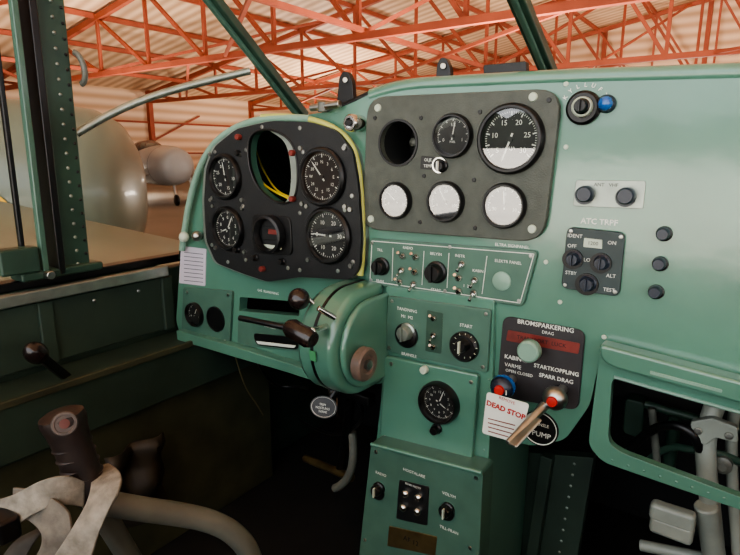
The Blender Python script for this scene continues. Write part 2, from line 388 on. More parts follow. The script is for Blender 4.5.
# ---- mid switch strip
ms = empty("electrical_switch_panel"); ym = YP-0.006
spix = [(369, 238), (538, 251), (523, 307), (367, 284)]
slab("panel_plate", spix, YP, 0.006, GREEN2, ms, rnd=0.008)
fr = [PY(x, y, ym-0.0005) for x, y in ((372, 241), (534, 254), (520, 303), (370, 281))]
bm = bmesh.new()
for i in range(4): add_beam(bm, fr[i], fr[(i+1) % 4], 0.0009, 0.0009)
for xa, ya, xb, yb in ((393, 243, 392, 284), (424, 246, 422, 288), (449, 248, 447, 291), (487, 251, 482, 297)):
    add_beam(bm, PY(xa, ya+5, ym-.0005), PY(xb, yb-3, ym-.0005), 0.0007)
fin(bm, "white_border_line", WHITE, ms, smooth=False)
knob("rotary_knob", 379, 267, 0.0135, 0.016, ym, BLACK, ms, pointer=True)
knob("rotary_knob", 434, 273, 0.0155, 0.018, ym, BLACK, ms, pointer=True)
lathe("blank_cover", [(0, 0), (0.0125, 0), (0.0125, 0.002), (0.011, 0.003), (0, 0.003)], PY(502, 281, ym), NY, LGREEN, ms)
for px, py, u_ in ((403, 256, 1), (416, 257, 1), (402, 270, -1), (415, 272, 1), (400, 282, 1), (414, 284, -1), (459, 278, 1), (475, 280, -1), (459, 291, 1), (474, 293, -1), (462, 264, -1)):
    toggle(px, py, ym, ms, u_, 0.9)
for s, px, py in (("TILL", 380, 250), ("RADIO", 408, 248), ("BELYSN", 436, 254), ("INSTR", 460, 256), ("KABIN", 478, 271), ("ELEKTR PANEL", 508, 262), ("FRAN", 380, 281), ("START", 436, 290), ("1  2", 466, 286)):
    text("switch_label", s, px, py, ym, 0.0068, WHITE, ms)
text("switch_label", "ELTRA SIGNPANEL", 512, 246, YP-0.007, 0.0068, WHITE, ms)
for px, py in ((372, 243), (531, 256), (519, 301), (371, 280), (450, 247), (445, 291)): screw(px, py, ym, ms, 0.0028)

# ---- centre pedestal
pd = empty("center_pedestal"); yq = 0.672
slab("column", [(386, 286), (494, 300), (492, 400), (478, 640), (352, 640), (381, 400)], 0.85, 0.85-yq, GREEN, pd, rnd=0.004, bevel=0.003)
ss = empty("start_switch_panel")
slab("panel_plate", [(388, 296), (491, 310), (487, 373), (385, 351)], yq, 0.006, GREEN2, ss, rnd=0.004)
yq1 = yq-0.006
lathe("dial_base", [(0, 0), (0.0185, 0), (0.0185, 0.004), (0.015, 0.006), (0, 0.006)], PY(407, 335, yq1), NY, BLACK, ss)
knob("selector_knob", 405, 333, 0.0135, 0.018, yq1, ALU, ss, pointer=True)
slab("toggle_plate", [(427, 310), (443, 313), (441, 354), (425, 351)], yq1, 0.001, FGREEN, ss, 0.002)
for py, u_ in ((318, 1), (335, -1), (347, 1)): toggle(434, py, yq1-.001, ss, u_, 0.8)
lathe("dial_base", [(0, 0), (0.021, 0), (0.021, 0.006), (0.018, 0.009), (0.012, 0.009), (0, 0.009)], PY(465, 346, yq1), NY, BLACK, ss)
knob("start_knob", 463, 345, 0.011, 0.022, yq1, BLACK, ss, pointer=True, mt2=IVORY)
bm = bmesh.new()
for a in range(0, 360, 30):
    c0 = PY(465, 346, yq1-0.0092)
    d_ = Vector((math.cos(math.radians(a)), 0, math.sin(math.radians(a))))
    add_beam(bm, c0+d_*0.0155, c0+d_*0.018, 0.0007)
fin(bm, "dial_marks", IVORY, ss, smooth=False)
for s, px, py in (("TANDNING", 407, 310), ("M1  M2", 407, 317), ("START", 466, 326), ("BRANSLE", 409, 355)):
    text("switch_label", s, px, py, yq1, 0.008, WHITE, ss)
for px, py in ((392, 301), (486, 314), (483, 367), (389, 348)): screw(px, py, yq1, ss, 0.0028)
cp = empty("clock_mounting_plate")
slab("panel_plate", [(384, 356), (478, 375), (471, 468), (379, 443)], yq, 0.010, GREEN, cp, rnd=0.006, bevel=0.003)
yc = yq-0.010
for px, py in ((391, 364), (471, 382), (465, 460), (385, 437)): screw(px, py, yc, cp, 0.003)
knob("clock_setting_light", 424, 370, 0.006, 0.008, yc, IVORY, cp, skirt=False)
gauge("panel_clock", 437, 404, 0.027, yc, ("12", "1", "2", "3", "4", "5", "6", "7", "8", "9", "10", "11"), 70, 330, arc=(90, -270), deep=0.013, nsz=0.19)
knob("winding_knob", 435, 430, 0.008, 0.013, yc, BLACK, bpy.data.objects["panel_clock"])
lb = empty("radio_switch_box")
slab("housing", [(371, 442), (483, 472), (479, 560), (468, 640), (350, 640), (359, 552)], yq-.001, 0.037, GREEN2, lb, rnd=0.006, bevel=0.004)
yl = yq-0.038
rod("hinge_pin", PY(371, 444, yl-.001), PY(482, 473, yl-.001), 0.003, GREEN, lb)
slab("black_switch_plate", [(399, 480), (429, 487), (427, 526), (396, 519)], yl, 0.002, BLACKC, lb, 0.003)
for px, py in ((406, 493), (419, 497), (404, 507), (418, 511)):
    p = PY(px, py, yl-.002); lathe("push_switch", [(0, 0), (0.0062, 0), (0.0062, 0.003), (0.004, 0.006), (0, 0.007)], p, NY, CHROME, lb, 16)
lathe("knob_base", [(0, 0), (0.012, 0), (0.012, 0.003), (0, 0.003)], PY(378, 492, yl), NY, BLACK, lb)
knob("rotary_knob", 377, 490, 0.010, 0.014, yl, BLACK, lb, pointer=True, mt2=IVORY)
lathe("knob_base", [(0, 0), (0.012, 0), (0.012, 0.003), (0, 0.003)], PY(447, 512, yl), NY, BLACK, lb)
knob("rotary_knob", 446, 511, 0.010, 0.014, yl, BLACK, lb, pointer=True, mt2=IVORY)
slab("nameplate", [(389, 526), (437, 537), (435, 556), (387, 546)], yl, 0.0015, BRASS, lb, 0.002)
for s, px, py, z in (("RADIO", 381, 474, .008), ("HOGTALARE", 414, 473, .008), ("SEND MOTT", 413, 486, .006), ("VOLYM", 449, 495, .008), ("TILL-FRAN", 449, 530, .008), ("AF 12", 411, 541, .014)):
    text("switch_label", s, px, py, yl-(.002 if "SEND" in s else (.0015 if "AF" in s else 0)), z, WHITE if "AF" not in s else DARK, lb)
for px, py in ((376, 452), (476, 478), (470, 548), (365, 540)): screw(px, py, yl, lb, 0.003)
rivets("pedestal_rivets", [PY(489-(y_-380)*0.07, y_, yq) for y_ in range(380, 560, 14)], NY, 0.002, GREEN, pd)

# ---- right hand panel controls
kn = empty("pump_selector"); p = PY(584, 108, YP)
lathe("base", [(0, 0), (0.019, 0), (0.019, 0.005), (0.016, 0.008), (0, 0.008)], p, NY, BLACK, kn)
knob("ivory_dial", 582, 107, 0.0115, 0.010, YP-.006, IVORY, kn, skirt=False)
knob("center_knob", 581, 106, 0.0088, 0.012, YP-.014, BLACK, kn, pointer=True)
for i, s in enumerate("KYLLUFT"):
    a = math.radians(150-20*i); textat("label", s, p+Vector((0.025*math.cos(a), -0.0005, 0.025*math.sin(a))), 0.0065, WHITE, kn, rot=math.radians(-60+20*i), bold=.0001)
bl = empty("blue_indicator_lamp"); p = PY(607, 104, YP)
lathe("bezel", [(0, 0), (0.0100, 0), (0.0100, 0.005), (0.008, 0.008), (0, 0.008)], p, NY, NAVY, bl); ball("lens", p+Vector((0, -0.008, 0)), 0.0078, BLUE, bl)
ap = empty("antenna_switch_plate")
slab("plate", [(576, 180), (646, 181), (643, 209), (573, 206)], YP, 0.002, ALU, ap, 0.003, bevel=.0005)
for px, py in ((585, 195), (626, 197)):
    lathe("collar", [(0, 0), (0.011, 0), (0.011, 0.003), (0, 0.003)], PY(px, py, YP-.002), NY, NAVY, ap, 20)
    knob("round_knob", px, py-1, 0.0095, 0.014, YP-.003, NAVY, ap, skirt=False)
text("plate_label", "ANT   VHF", 606, 185, YP-.002, 0.007, BLACK, ap)
tr = empty("transponder_control_panel")
text("atc_label", "ATC TRPF", 599, 222, YP, 0.0115, WHITE, tr, bold=.0002)
slab("panel_plate", [(567, 227), (625, 233), (619, 297), (561, 288)], YP, 0.006, mat("dark_slate_paint", (50, 62, 62), 0.5, ns=40), tr, 0.008)
yt = YP-.006
for px, py, r_ in ((573, 259, .010), (601, 263, .010), (587, 284, .011)):
    lathe("knob_base", [(0, 0), (r_*1.2, 0), (r_*1.2, 0.003), (0, 0.003)], PY(px, py, yt), NY, BLACK, tr)
    knob("rotary_knob", px, py, r_*.9, 0.014, yt, NAVY, tr, pointer=True)
slab("code_window", [(584, 238), (602, 240), (602, 249), (583, 247)], yt, 0.002, IVORY, tr, 0.001)
text("code_digits", "1200", 593, 243.5, yt-.002, 0.0075, BLACK, tr)
for s, px, py in (("IDENT", 575, 236), ("ON", 612, 243), ("STBY", 571, 273), ("TEST", 609, 290), ("ALT", 611, 276), ("LO", 587, 260), ("OFF", 572, 246)):
    text("panel_label", s, px, py, yt, 0.0075, WHITE, tr)
for px, py in ((571, 231), (621, 237), (615, 292), (565, 285)): screw(px, py, yt, tr, 0.0025)
for i, (px, py) in enumerate(((663, 234), (659, 264), (655, 292))):
    jk = empty("push_button_switch")
    knob("collar", px+1, py, 0.0085, 0.004, YP, BLACK, jk, skirt=False)
    knob("button", px, py, 0.0068, 0.013, YP-.003, NAVY, jk, skirt=False)
for px, py in ((566, 147), (566, 84), (604, 337), (560, 302), (546, 262)): screw(px, py, YP, panel, 0.003, IVORY)

# ---- parking brake placard with handles
bk = empty("brake_and_heater_control_panel")
slab("placard", [(503, 316), (585, 331), (578, 411), (496, 396)], YP, 0.005, mat("dark_grey_placard", (46, 44, 46), 0.45, ns=40), bk, rnd=0.012)
yb = YP-.005
slab("red_band", [(508, 330), (580, 343.5), (578.5, 354), (506, 340.5)], yb, 0.001, DRED, bk, 0.002, bevel=0)
text("label", "BROMSPARKERING", 545, 326, yb, 0.0105, WHITE, bk, bold=.0001); text("label", "DRAG", 548, 333, yb, 0.007, WHITE, bk)
text("label", "TRANSPORT  LUCK", 541, 341.5, yb-.001, 0.009, mat("dark_text", (30, 14, 12), .6), bk)
text("label", "KABIN", 513, 358, yb, 0.010, WHITE, bk, bold=.0001); text("label", "VARME", 513, 366, yb, 0.009, WHITE, bk)
text("label", "OPEN CLOSED", 519, 373, yb, 0.007, WHITE, bk)
text("label", "STARTKOPPLING", 556, 370, yb, 0.0092, WHITE, bk, bold=.0001); text("label", "SPARR DRAG", 556, 378.5, yb, 0.0092, WHITE, bk, bold=.0001)
lathe("pull_knob_shaft", [(0, 0), (0.007, 0), (0.007, 0.016), (0, 0.016)], PY(530, 354, yb), NY, STEEL, bk)
knob("pull_knob", 529, 351, 0.0145, 0.014, yb-.016, LGREEN, bk, skirt=False)
for nm, px, py, m1, m2 in (("heater_pull_handle", 504, 386, NAVY, RED), ("starter_pull_handle", 556, 397, STEEL, RED)):
    h = empty(nm); p = PY(px, py, yb-.03); p0 = Vector((p.x, yb, p.z))
    rod("shaft", p0, p, 0.006, STEEL, h); ball("ball_grip", p+Vector((0, -.004, 0)), 0.0150, m1, h, NY, 0.85)
    q = p+Vector((0.0, -.0155, 0.0)); lathe("red_cap", [(0.0068, 0), (0.0060, 0.003), (0, 0.0038)], q, NY, m2, h, 20)
    if m1 is NAVY: lathe("blue_collar", [(0.0158, 0), (0.0162, 0.004), (0.0154, 0.008)], p, NY, BLUE, h, 24)
tg = empty("warning_tag"); yv = YP-.055
slab("tag_card", [(487, 392), (529, 404), (520, 444), (482, 433)], yv, 0.001, WHITE, tg, 0.004, bevel=0)
text("tag_word", "DEAD STOP", 505.5, 410, yv-.0012, 0.0120, RED, tg, rot=0.13, bold=.0004)
text("tag_word", "REMOVE", 507, 400.5, yv-.0012, 0.007, RED, tg, rot=0.13)
for k in range(4): slab("print_line", [(488, 418+k*4.2), (515-k, 425+k*4.2), (515-k, 426+k*4.2), (488, 419+k*4.2)], yv-.001, 0.0003, DRED, tg, 0, bevel=0)
tube("tag_string", [PY(504, 386, yb-.03), PY(507, 390, yb-.045), PY(506, 395, yv-.001)], 0.0008, WHITE, tg)
lv = empty("parking_brake_lever")
rod("lever_arm", PY(508, 443, .58), PY(545, 405, .64), 0.004, STEEL, lv, 0.006)
beam("lever_blade", PY(512, 446, .575), PY(538, 418, .62), 0.012, 0.004, STEEL, lv)
pl = empty("round_pump_placard"); p = PY(540, 428, YP)
lathe("disc", [(0, 0), (0.0245, 0), (0.0245, 0.002), (0, 0.002)], p, NY, BLACK, pl, 40)
lathe("ring", [(0.0215, 0.0021), (0.0228, 0.0026), (0.0228, 0.0021)], p, NY, WHITE, pl, 40)
textat("label", "PUMP", p+Vector((0.003, -0.0026, -0.008)), 0.010, WHITE, pl); textat("label", "BRANSLE", p+Vector((0, -0.0026, 0.006)), 0.006, WHITE, pl)

# ---- lower right lip and opening frame
rl = empty("lower_panel_frame")
slab("lip", [(598, 344), (900, 424), (900, 452), (740, 404), (612, 368), (600, 360)], YP-.001, 0.026, GREEN, rl, rnd=0.008, bevel=0.009)
slab("embossed_strip", [(650, 371), (722, 390), (722, 393), (650, 374)], YP-.027, 0.0015, LGREEN, rl, 0.001, bevel=0)
hole = roundpoly(pix2([(612, 376), (860, 446), (860, 535), (740, 497), (622, 453), (608, 443)], YP-.012), 0.012)
slab("frame", [(600, 352), (900, 430), (900, 562), (740, 510), (602, 462), (588, 445)], YP-.0005, 0.012, GREEN, rl, rnd=0.01, holes=[hole], bevel=0.004)
tube("opening_beading", [PY(x, y, YP-.013) for x, y in ((614, 377), (680, 396), (760, 418), (860, 446))], 0.002, LGREEN, rl)
rivets("frame_rivets", [PY(x, 460+(x-612)*.34, YP-.012) for x in range(612, 760, 16)], NY, 0.002, GREEN, rl)
# mechanism behind the opening
rp = empty("rudder_pedal_mechanism")
tube("vertical_tube", [PY(x, y, d) for x, y, d in ((718, 398, .78), (706, 425, .77), (704, 460, .76), (710, 500, .77), (716, 560, .80))], 0.012, TUBEL, rp)
tube("second_tube", [PY(x, y, d) for x, y, d in ((735, 410, .80), (728, 440, .80), (733, 490, .80), (738, 560, .80))], 0.007, TUBEL, rp)
tube("brake_hose", [PY(x, y, d) for x, y, d in ((622, 462, .80), (640, 435, .78), (668, 418, .76), (695, 430, .75), (700, 450, .76))], 0.006, BLACK, rp)
tube("brake_hose_2", [PY(x, y, d) for x, y, d in ((640, 470, .82), (665, 440, .80), (690, 455, .78), (715, 448, .78), (745, 465, .8))], 0.005, FGREEN, rp)
tube("cross_tube", [PY(x, y, .82) for x, y in ((645, 404), (700, 420), (745, 430))], 0.006, FGREEN, rp)
slab("yoke_bracket", [(690, 422), (712, 418), (738, 428), (738, 444), (716, 438), (706, 446), (692, 440)], .765, .012, TUBEL, rp, .004, bevel=.002)
for px, py in ((698, 431), (729, 436)): screw(px, py, .753, rp, .005, STEEL, "bracket_bolt")
lathe("pivot_bolt", [(0, 0), (.005, 0), (.007, .004), (.011, .006), (.011, .03)], PY(722, 468, .77), (0, 1, 0), TUBE, rp)
rod("link_rod", PY(652, 408, .8), PY(657, 462, .8), 0.005, TUBE, rp)
rod("link_rod_2", PY(676, 412, .86), PY(668, 470, .86), 0.009, FGREEN, rp)
slab("oil_reservoir", [(625, 398), (645, 403), (642, 440), (622, 433)], .86, .03, FGREEN, rp, .008, bevel=.003)
bm = bmesh.new()
for a_, b_ in (((650, 508), (696, 523)), ((650, 520), (694, 536))): add_beam(bm, PY(*a_, .74), PY(*b_, .74), 0.02, 0.025)
fin(bm, "pedal_pad", TUBEL, rp, bevel=0.006)
rod("pedal_axle", PY(640, 545, .8), PY(740, 565, .8), 0.008, TUBEL, rp)
rod("pedal_arm", PY(706, 505, .76), PY(714, 555, .78), 0.014, TUBEL, rp)
wb = empty("bulkhead_web")
slab("web", [(500, 450), (594, 458), (560, 660), (470, 660)], 0.90, 0.02, DGREEN, wb, 0.0)
rivets("web_rivets", [PY(575-(y_-460)*.17, y_, .88) for y_ in range(464, 600, 11)]+[PY(522-(y_-460)*.17, y_, .88) for y_ in range(464, 600, 11)], NY, 0.0025, ALU, wb)
beam("web_stiffener", PY(548, 455, .87), PY(520, 640, .87), 0.02, 0.02, DGREEN, wb)

# ---- left lower console
lc = empty("left_subpanel")
slab("gauge_plate", [(183, 287), (232, 291), (229, 346), (181, 336)], YP, 0.006, GREEN2, lc, rnd=0.006)
gauge("suction_gauge", 193, 315, 0.0215, YP-.006, ("0", "5"), 60, arc=(200, -20), major=6)
lathe("blank_hole_ring", [(0, 0.001), (0.0215, 0.001), (0.0215, 0.003), (0.025, 0.003), (0.025, 0)], PY(216, 319, YP-.006), NY, BLACK, lc, 32)
for px, py in ((187, 292), (228, 295), (225, 341), (185, 334)): screw(px, py, YP-.006, lc, 0.003)
slab("chart_card", [(181, 246), (206, 249), (205, 286), (179, 283)], YP, 0.0015, PAPER, lc, 0.003, bevel=0)
for k in range(8): slab("card_line", [(184, 252+k*4), (203, 254+k*4), (203, 254.6+k*4), (184, 252.6+k*4)], YP-.0015, 0.0003, NAVY, lc, 0, bevel=0)
slab("lower_slot_plate", [(238, 318), (300, 324), (299, 352), (237, 345)], YP, 0.003, GREEN2, lc, 0.004)
slab("lower_slot", [(253, 333), (300, 338), (298, 350), (256, 345)], YP-.003, 0.001, BLACK, lc, 0.01, bevel=0)
slab("slot_scale", [(256, 341), (296, 345.5), (294, 348), (258, 344)], YP-.004, 0.0005, WHITE, lc, 0.002, bevel=0)
text("label", "GAS  BLANDNING", 268, 292, YP, 0.008, WHITE, lc); text("label", "PROPELLER", 270, 327, YP-.003, 0.007, WHITE, lc)
slab("bottom_flange", [(176, 330), (235, 347), (290, 364), (335, 380), (334, 388), (288, 373), (233, 357), (177, 340)], YP-.0005, 0.02, GREEN, lc, 0.003, bevel=0.003)
kb = empty("ventilation_knob"); ball("white_ball", PY(184, 237, YP-.02), 0.010, IVORY, kb); rod("stem", PY(184, 237, YP-.02), PY(187, 238, YP), 0.004, STEEL, kb)
kb = empty("ventilation_knob"); ball("grey_ball", PY(197, 236, YP-.015), 0.010, STEEL, kb); rod("stem", PY(197, 236, YP-.015), PY(198, 237, YP), 0.004, STEEL, kb)

# ---- throttle quadrant
tq = empty("throttle_quadrant")
def prof_yz(r, cy, cz, yb_, n=28):
    pts = [(yb_, cz+r)]
    for i in range(n+1):
        a = math.pi/2+math.pi*i/n; pts.append((cy+r*math.cos(a), cz+r*math.sin(a)))
    pts.append((yb_, cz-r)); return pts
def extr_x(name, pts, x0, x1, mt, parent, bevel):
    bm = bmesh.new(); f = bm.faces.new([bm.verts.new((x0, y, z)) for y, z in pts])
    r = bmesh.ops.extrude_face_region(bm, geom=[f]); bmesh.ops.translate(bm, verts=[g for g in r['geom'] if isinstance(g, bmesh.types.BMVert)], vec=(x1-x0, 0, 0))
    return fin(bm, name, mt, parent, bevel=bevel)
cy, cz = 0.628, CZ-0.268
extr_x("housing", prof_yz(0.080, cy, cz, 0.679), -0.512, -0.447, GREEN, tq, 0.010)
extr_x("side_cheek", prof_yz(0.066, cy, cz, 0.679), -0.447, -0.436, GREEN, tq, 0.006)
extr_x("slot_band", prof_yz(0.0808, cy, cz, 0.67), -0.484, -0.479, BLACK, tq, 0)
kp = Vector((-0.436, 0.588, CZ-0.284))
lathe("friction_wheel", [(0, 0), (0.012, 0), (0.012, 0.006), (0.021, 0.006), (0.024, 0.009), (0.024, 0.019), (0.021, 0.022), (0.014, 0.022), (0.012, 0.019), (0, 0.019)], kp, (1, 0, 0), BROWN, tq, 36)
lathe("friction_wheel_hub", [(0.0, 0.026), (0.007, 0.024), (0.007, 0.018)], kp, (1, 0, 0), STEEL, tq, 20)
k1 = PY(299, 299, 0.56); k2 = PY(300, 333, 0.51)
rod("propeller_lever", Vector((-0.485, 0.60, cz+0.03)), k1+Vector((0.005, 0.012, 0)), 0.0035, CHROME, tq)
ball("propeller_lever_knob", k1, 0.0155, BAKE, tq)
rod("throttle_lever", Vector((-0.478, 0.60, cz+0.03)), k2+Vector((0.02, 0, 0.006)), 0.0045, CHROME, tq)
lathe("throttle_grip", [(0, -0.025), (0.010, -0.024), (0.0135, -0.016), (0.0125, 0.0), (0.0135, 0.014), (0.010, 0.022), (0, 0.024)], k2, (-0.95, 0.05, 0.2), BAKE, tq)
k3 = PY(240, 318, 0.62)
tube("mixture_lever", [PY(300, 330, .63), PY(280, 327, .62), PY(262, 322, .62), k3], 0.005, BLACK, tq)
rod("side_link", PY(335, 318, .56), PY(318, 308, .54), 0.004, CHROME, tq)
slab("slot_side_label", [(309, 350), (315, 352), (316, 362), (310, 360)], 0.545, 0.001, mat("green_tape", (70, 135, 90), .5), tq, 0, bevel=0)
dp = empty("round_instruction_placard"); c0 = PY(324, 407, 0.62)
nd = (0.25, -0.9, 0.35)
lathe("disc", [(0, 0), (0.023, 0), (0.023, 0.002), (0, 0.002)], c0, nd, BLACK, dp, 36, sc=(1, .75))
lathe("ring", [(0.0200, 0.0023), (0.0207, 0.0028), (0.0207, 0.0021)], c0, nd, WHITE, dp, 36, sc=(1, .75))
for s, dz in (("TRIM", 0.006), ("NOSTUNG", 0.0), ("SVANS", -0.006)):
    t_ = textat("label", s, c0+Vector((0.001, -0.0045, dz)), 0.005, WHITE, dp); t_.rotation_euler = (math.pi/2-0.35, 0, 0.25)
rod("bracket", c0+Vector((0, 0.003, 0)), Vector((c0.x+.02, 0.67, c0.z+0.06)), 0.004, BLACK, dp)

# ---- mechanisms under the quadrant
lp = empty("rudder_pedal")
tube("swing_arm", [PY(x, y, d) for x, y, d in ((352, 385, .70), (350, 410, .72), (346, 440, .74), (340, 470, .78))], 0.009, BLACK, lp)
rod("cross_tube", PY(305, 458, .80), PY(352, 478, .76), 0.008, BRASS, lp)
tube("foot_bar", [PY(352, 432, .74), PY(356, 460, .74), PY(352, 482, .74), PY(335, 488, .75)], 0.008, TUBE, lp)
beam("bracket", PY(340, 390, .68), PY(372, 400, .68), 0.02, 0.015, BLACK, lp)
ball("bracket_joint", PY(334, 392, .66), 0.010, BLACK, lp); rod("joint_pin", PY(330, 396, .66), PY(352, 384, .66), 0.004, CHROME, lp)
tube("bowden_cable", [PY(x, y, d) for x, y, d in ((234, 352, .70), (240, 372, .72), (246, 392, .74), (256, 402, .76), (263, 415, .8))], 0.0014, TAN, lp)
tube("cable_loop", [PY(x, y, d) for x, y, d in ((350, 395, .68), (368, 408, .68), (362, 430, .72), (330, 440, .8), (300, 420, .85))], 0.003, BLACK, lp)
tube("cable_loop_2", [PY(x, y, d) for x, y, d in ((258, 362, .75), (275, 400, .8), (290, 380, .85), (310, 390, .8))], 0.003, BLACK, lp)

# ------------------------------------------------------------------ cockpit tub
SZ = CZ-0.235; FZ = CZ-0.80
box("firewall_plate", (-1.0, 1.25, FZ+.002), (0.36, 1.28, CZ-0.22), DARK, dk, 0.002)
ck = empty("cockpit_side_wall")
box("skin", (-1.03, -0.95, FZ), (-1.0, 1.25, SZ), DGREEN, ck, 0.002)
box("upper_liner", (-1.0, -0.9, CZ-0.36), (-0.985, 0.67, SZ-0.012), DGREEN, ck, 0.004)
box("side_console", (-1.0, -0.9, CZ-0.47), (-0.90, 0.9, CZ-0.372), DGREEN, ck, 0.004)
box("console_edge_strip", (-0.902, -0.9, CZ-0.377), (-0.893, 0.70, CZ-0.365), OLIVE, ck, 0.002)
box("lower_liner", (-1.0, -0.9, FZ), (-0.93, 0.9, CZ-0.47), OLIVE, ck, 0.003)
for yv_ in (0.12, 0.42, 0.66): box("frame_rib", (-0.995, yv_, CZ-0.36), (-0.978, yv_+0.025, SZ-0.012), DGREEN, ck, 0.003)
rivets("liner_screws", [(-0.984, -0.2+0.09*i, SZ-0.03) for i in range(10)], (1, 0, 0), 0.004, STEEL, ck)
sl = empty("canopy_sill_rail")
box("rail", (-1.035, -0.9, SZ+0.001), (-0.975, 0.67, SZ+0.010), FGREEN, sl, 0.003)
box("metal_strip", (-0.983, -0.9, SZ-0.008), (-0.966, 0.67, SZ+0.013), ALU, sl, 0.003)
box("black_seal", (-1.03, -0.9, SZ+0.010), (-1.0, 0.78, SZ+0.026), BLACK, sl, 0.003)
rw = empty("cockpit_side_wall")  # unseen right wall, added to keep light out of the footwell
box("skin", (0.36, -0.95, FZ), (0.39, 1.25, SZ), DGREEN, rw, 0.002)
bh = empty("added_rear_bulkhead"); box("bulkhead_plate", (-1.0, -0.98, FZ), (0.36, -0.95, SZ-.2), DGREEN, bh, 0.002)  # unseen, added to block light from behind; top kept low for gauge reflections
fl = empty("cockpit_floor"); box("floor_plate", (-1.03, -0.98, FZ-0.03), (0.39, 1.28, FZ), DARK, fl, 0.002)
# own wing outside the left window
ow = empty("aircraft_wing")
bm = bmesh.new()
prof = [(1.15, -.03), (1.05, .03), (0.7, .075), (0.2, .085), (-.5, .03), (-1.1, -.04), (-.4, -.06), (.6, -.07)]
def wsec(x, s, z): return [bm.verts.new((x, y*s+.15*(1-s), z+h*s)) for y, h in prof]
a = wsec(-1.04, 1.15, CZ-.36); b = wsec(-5.2, .75, CZ-.02)
for i in range(len(a)): j = (i+1) % len(a); bm.faces.new((a[i], a[j], b[j], b[i]))
bm.faces.new(a); bm.faces.new(b); fin(bm, "wing_skin", WING, ow)
bx = empty("leather_boot_cover")
bm = bmesh.new()
qs = [PX(x, y, -0.885) for x, y in ((104, 458), (160, 432), (168, 500), (112, 540))]
n = 10; gr = []
for i in range(n+1):
    row = []
    for j in range(n+1):
        u_, v_ = i/n, j/n
        p = qs[0]*(1-u_)*(1-v_)+qs[1]*u_*(1-v_)+qs[2]*u_*v_+qs[3]*(1-u_)*v_
        p = p+Vector((0.012*math.sin(u_*9+v_*3)+0.006*math.sin(v_*14), 0, 0)); row.append(bm.verts.new(p))
    gr.append(row)
for i in range(n):
    for j in range(n): bm.faces.new((gr[i][j], gr[i+1][j], gr[i+1][j+1], gr[i][j+1]))
o = fin(bm, "leather_sheet", LEATH, bx); o.modifiers.new("s", 'SOLIDIFY').thickness = 0.004
tl = empty("flap_lever")
p0 = PX(78, 386, -0.95); p1 = PX(36, 353, -0.90)
beam("lever_blade", p0, p1, 0.008, 0.016, BLACK, tl); ball("knob", p1, 0.017, BAKE, tl, p1-p0, 1.3)
box("lever_mount", p0+Vector((-.04, -.05, -.03)), p0+Vector((0.005, .05, .01)), DGREEN, tl, .004)
gl = empty("canopy_latch_handle"); tube("lever_rod", [PX(x, y, -0.92) for x, y in ((78, 388), (95, 380), (112, 372), (120, 370))], 0.005, BLACK, gl)
ball("lever_tip", PX(122, 369, -0.92), 0.007, STEEL, gl)

# ------------------------------------------------------------------ canopy frame and windshield frames
cf = empty("canopy_frame")
B = Vector((-1.0, 0.50, SZ+.03)); T = Vector((-0.985, 0.50, CZ+0.42))
beam("main_post", B, T, 0.046, 0.022, FGREEN, cf, 0.003)
beam("post_flange", B+Vector((0.0, -0.034, 0)), T+Vector((0.0, -0.034, 0)), 0.012, 0.05, BLACK, cf, 0.002)
beam("inner_strip", B+Vector((0.018, -0.060, 0.01)), T+Vector((0.018, -0.060, 0)), 0.010, 0.014, GREEN2, cf, 0.002)
beam("outer_strip", B+Vector((0.0, -0.084, 0.01)), T+Vector((0.0, -0.084, 0)), 0.008, 0.01, BLACK, cf, 0.002)
rivets("post_rivets", [B.lerp(T, (i+.5)/26)+Vector((0.012, 0.0, 0)) for i in range(26)], (1, -0.1, 0), 0.0032, ALU, cf)
rivets("post_rivets_2", [B.lerp(T, (i+.2)/26)+Vector((0.012, 0.016, 0)) for i in range(26)], (1, -0.1, 0), 0.0028, BLACK, cf)
box("latch_block", (-1.02, 0.40, SZ+0.027), (-0.975, 0.54, SZ+0.042), FGREEN, cf, 0.004)
box("latch_block_upper", (-1.0, 0.37, SZ+0.042), (-0.97, 0.43, SZ+0.085), FGREEN, cf, 0.004)
rod("latch_pin", (-0.975, 0.44, SZ+0.035), (-0.96, 0.44, SZ+0.035), 0.007, STEEL, cf)
hd = empty("canopy_handle")
tube("handle_loop", [Vector((-0.975, .528, CZ+.165)), Vector((-0.96, .535, CZ+.16)), Vector((-0.96, .54, CZ+.12)), Vector((-0.975, .535, CZ+.115))], .005, TUBE, hd)
wf = empty("windshield_frame")
def wpost(nm, a, b, ext, w, d):
    a = Vector(a); b = Vector(b); e = b+(b-a)*ext
    beam(nm, a, e, w, d, FGREEN, wf, 0.003)
    ax, u_, v_ = frame_of(e-a)
    beam(nm+"_cap", a-Vector((0, .012, 0)), e-Vector((0, .012, 0)), w*0.35, d, GREEN2, wf, 0.002)
    nrm = Vector((0.3, -1, -.3)).normalized()
    pts = []
    for i in range(22):
        for s in (-1, 1): pts.append(a.lerp(e, (i+.5)/22)+u_*s*w*0.33+nrm*(d*0.5))
    rivets(nm+"_rivets", pts, nrm, 0.0022, ALU, wf)
wpost("corner_post", PY(303, 116, .95), PY(210, -4, .70), 0.6, 0.028, 0.018)
wpost("center_post", PY(553, 82, .95), PY(517, -4, .76), 0.8, 0.024, 0.018)
tube("side_bow", [Vector((-1.0, 0.53, CZ+0.034)), PX(95, 122, -0.99), PX(125, 106, -0.97), PX(170, 90, -0.93), PY(215, 79, .75), PY(250, 71, .80)], 0.0072, ALU, wf)

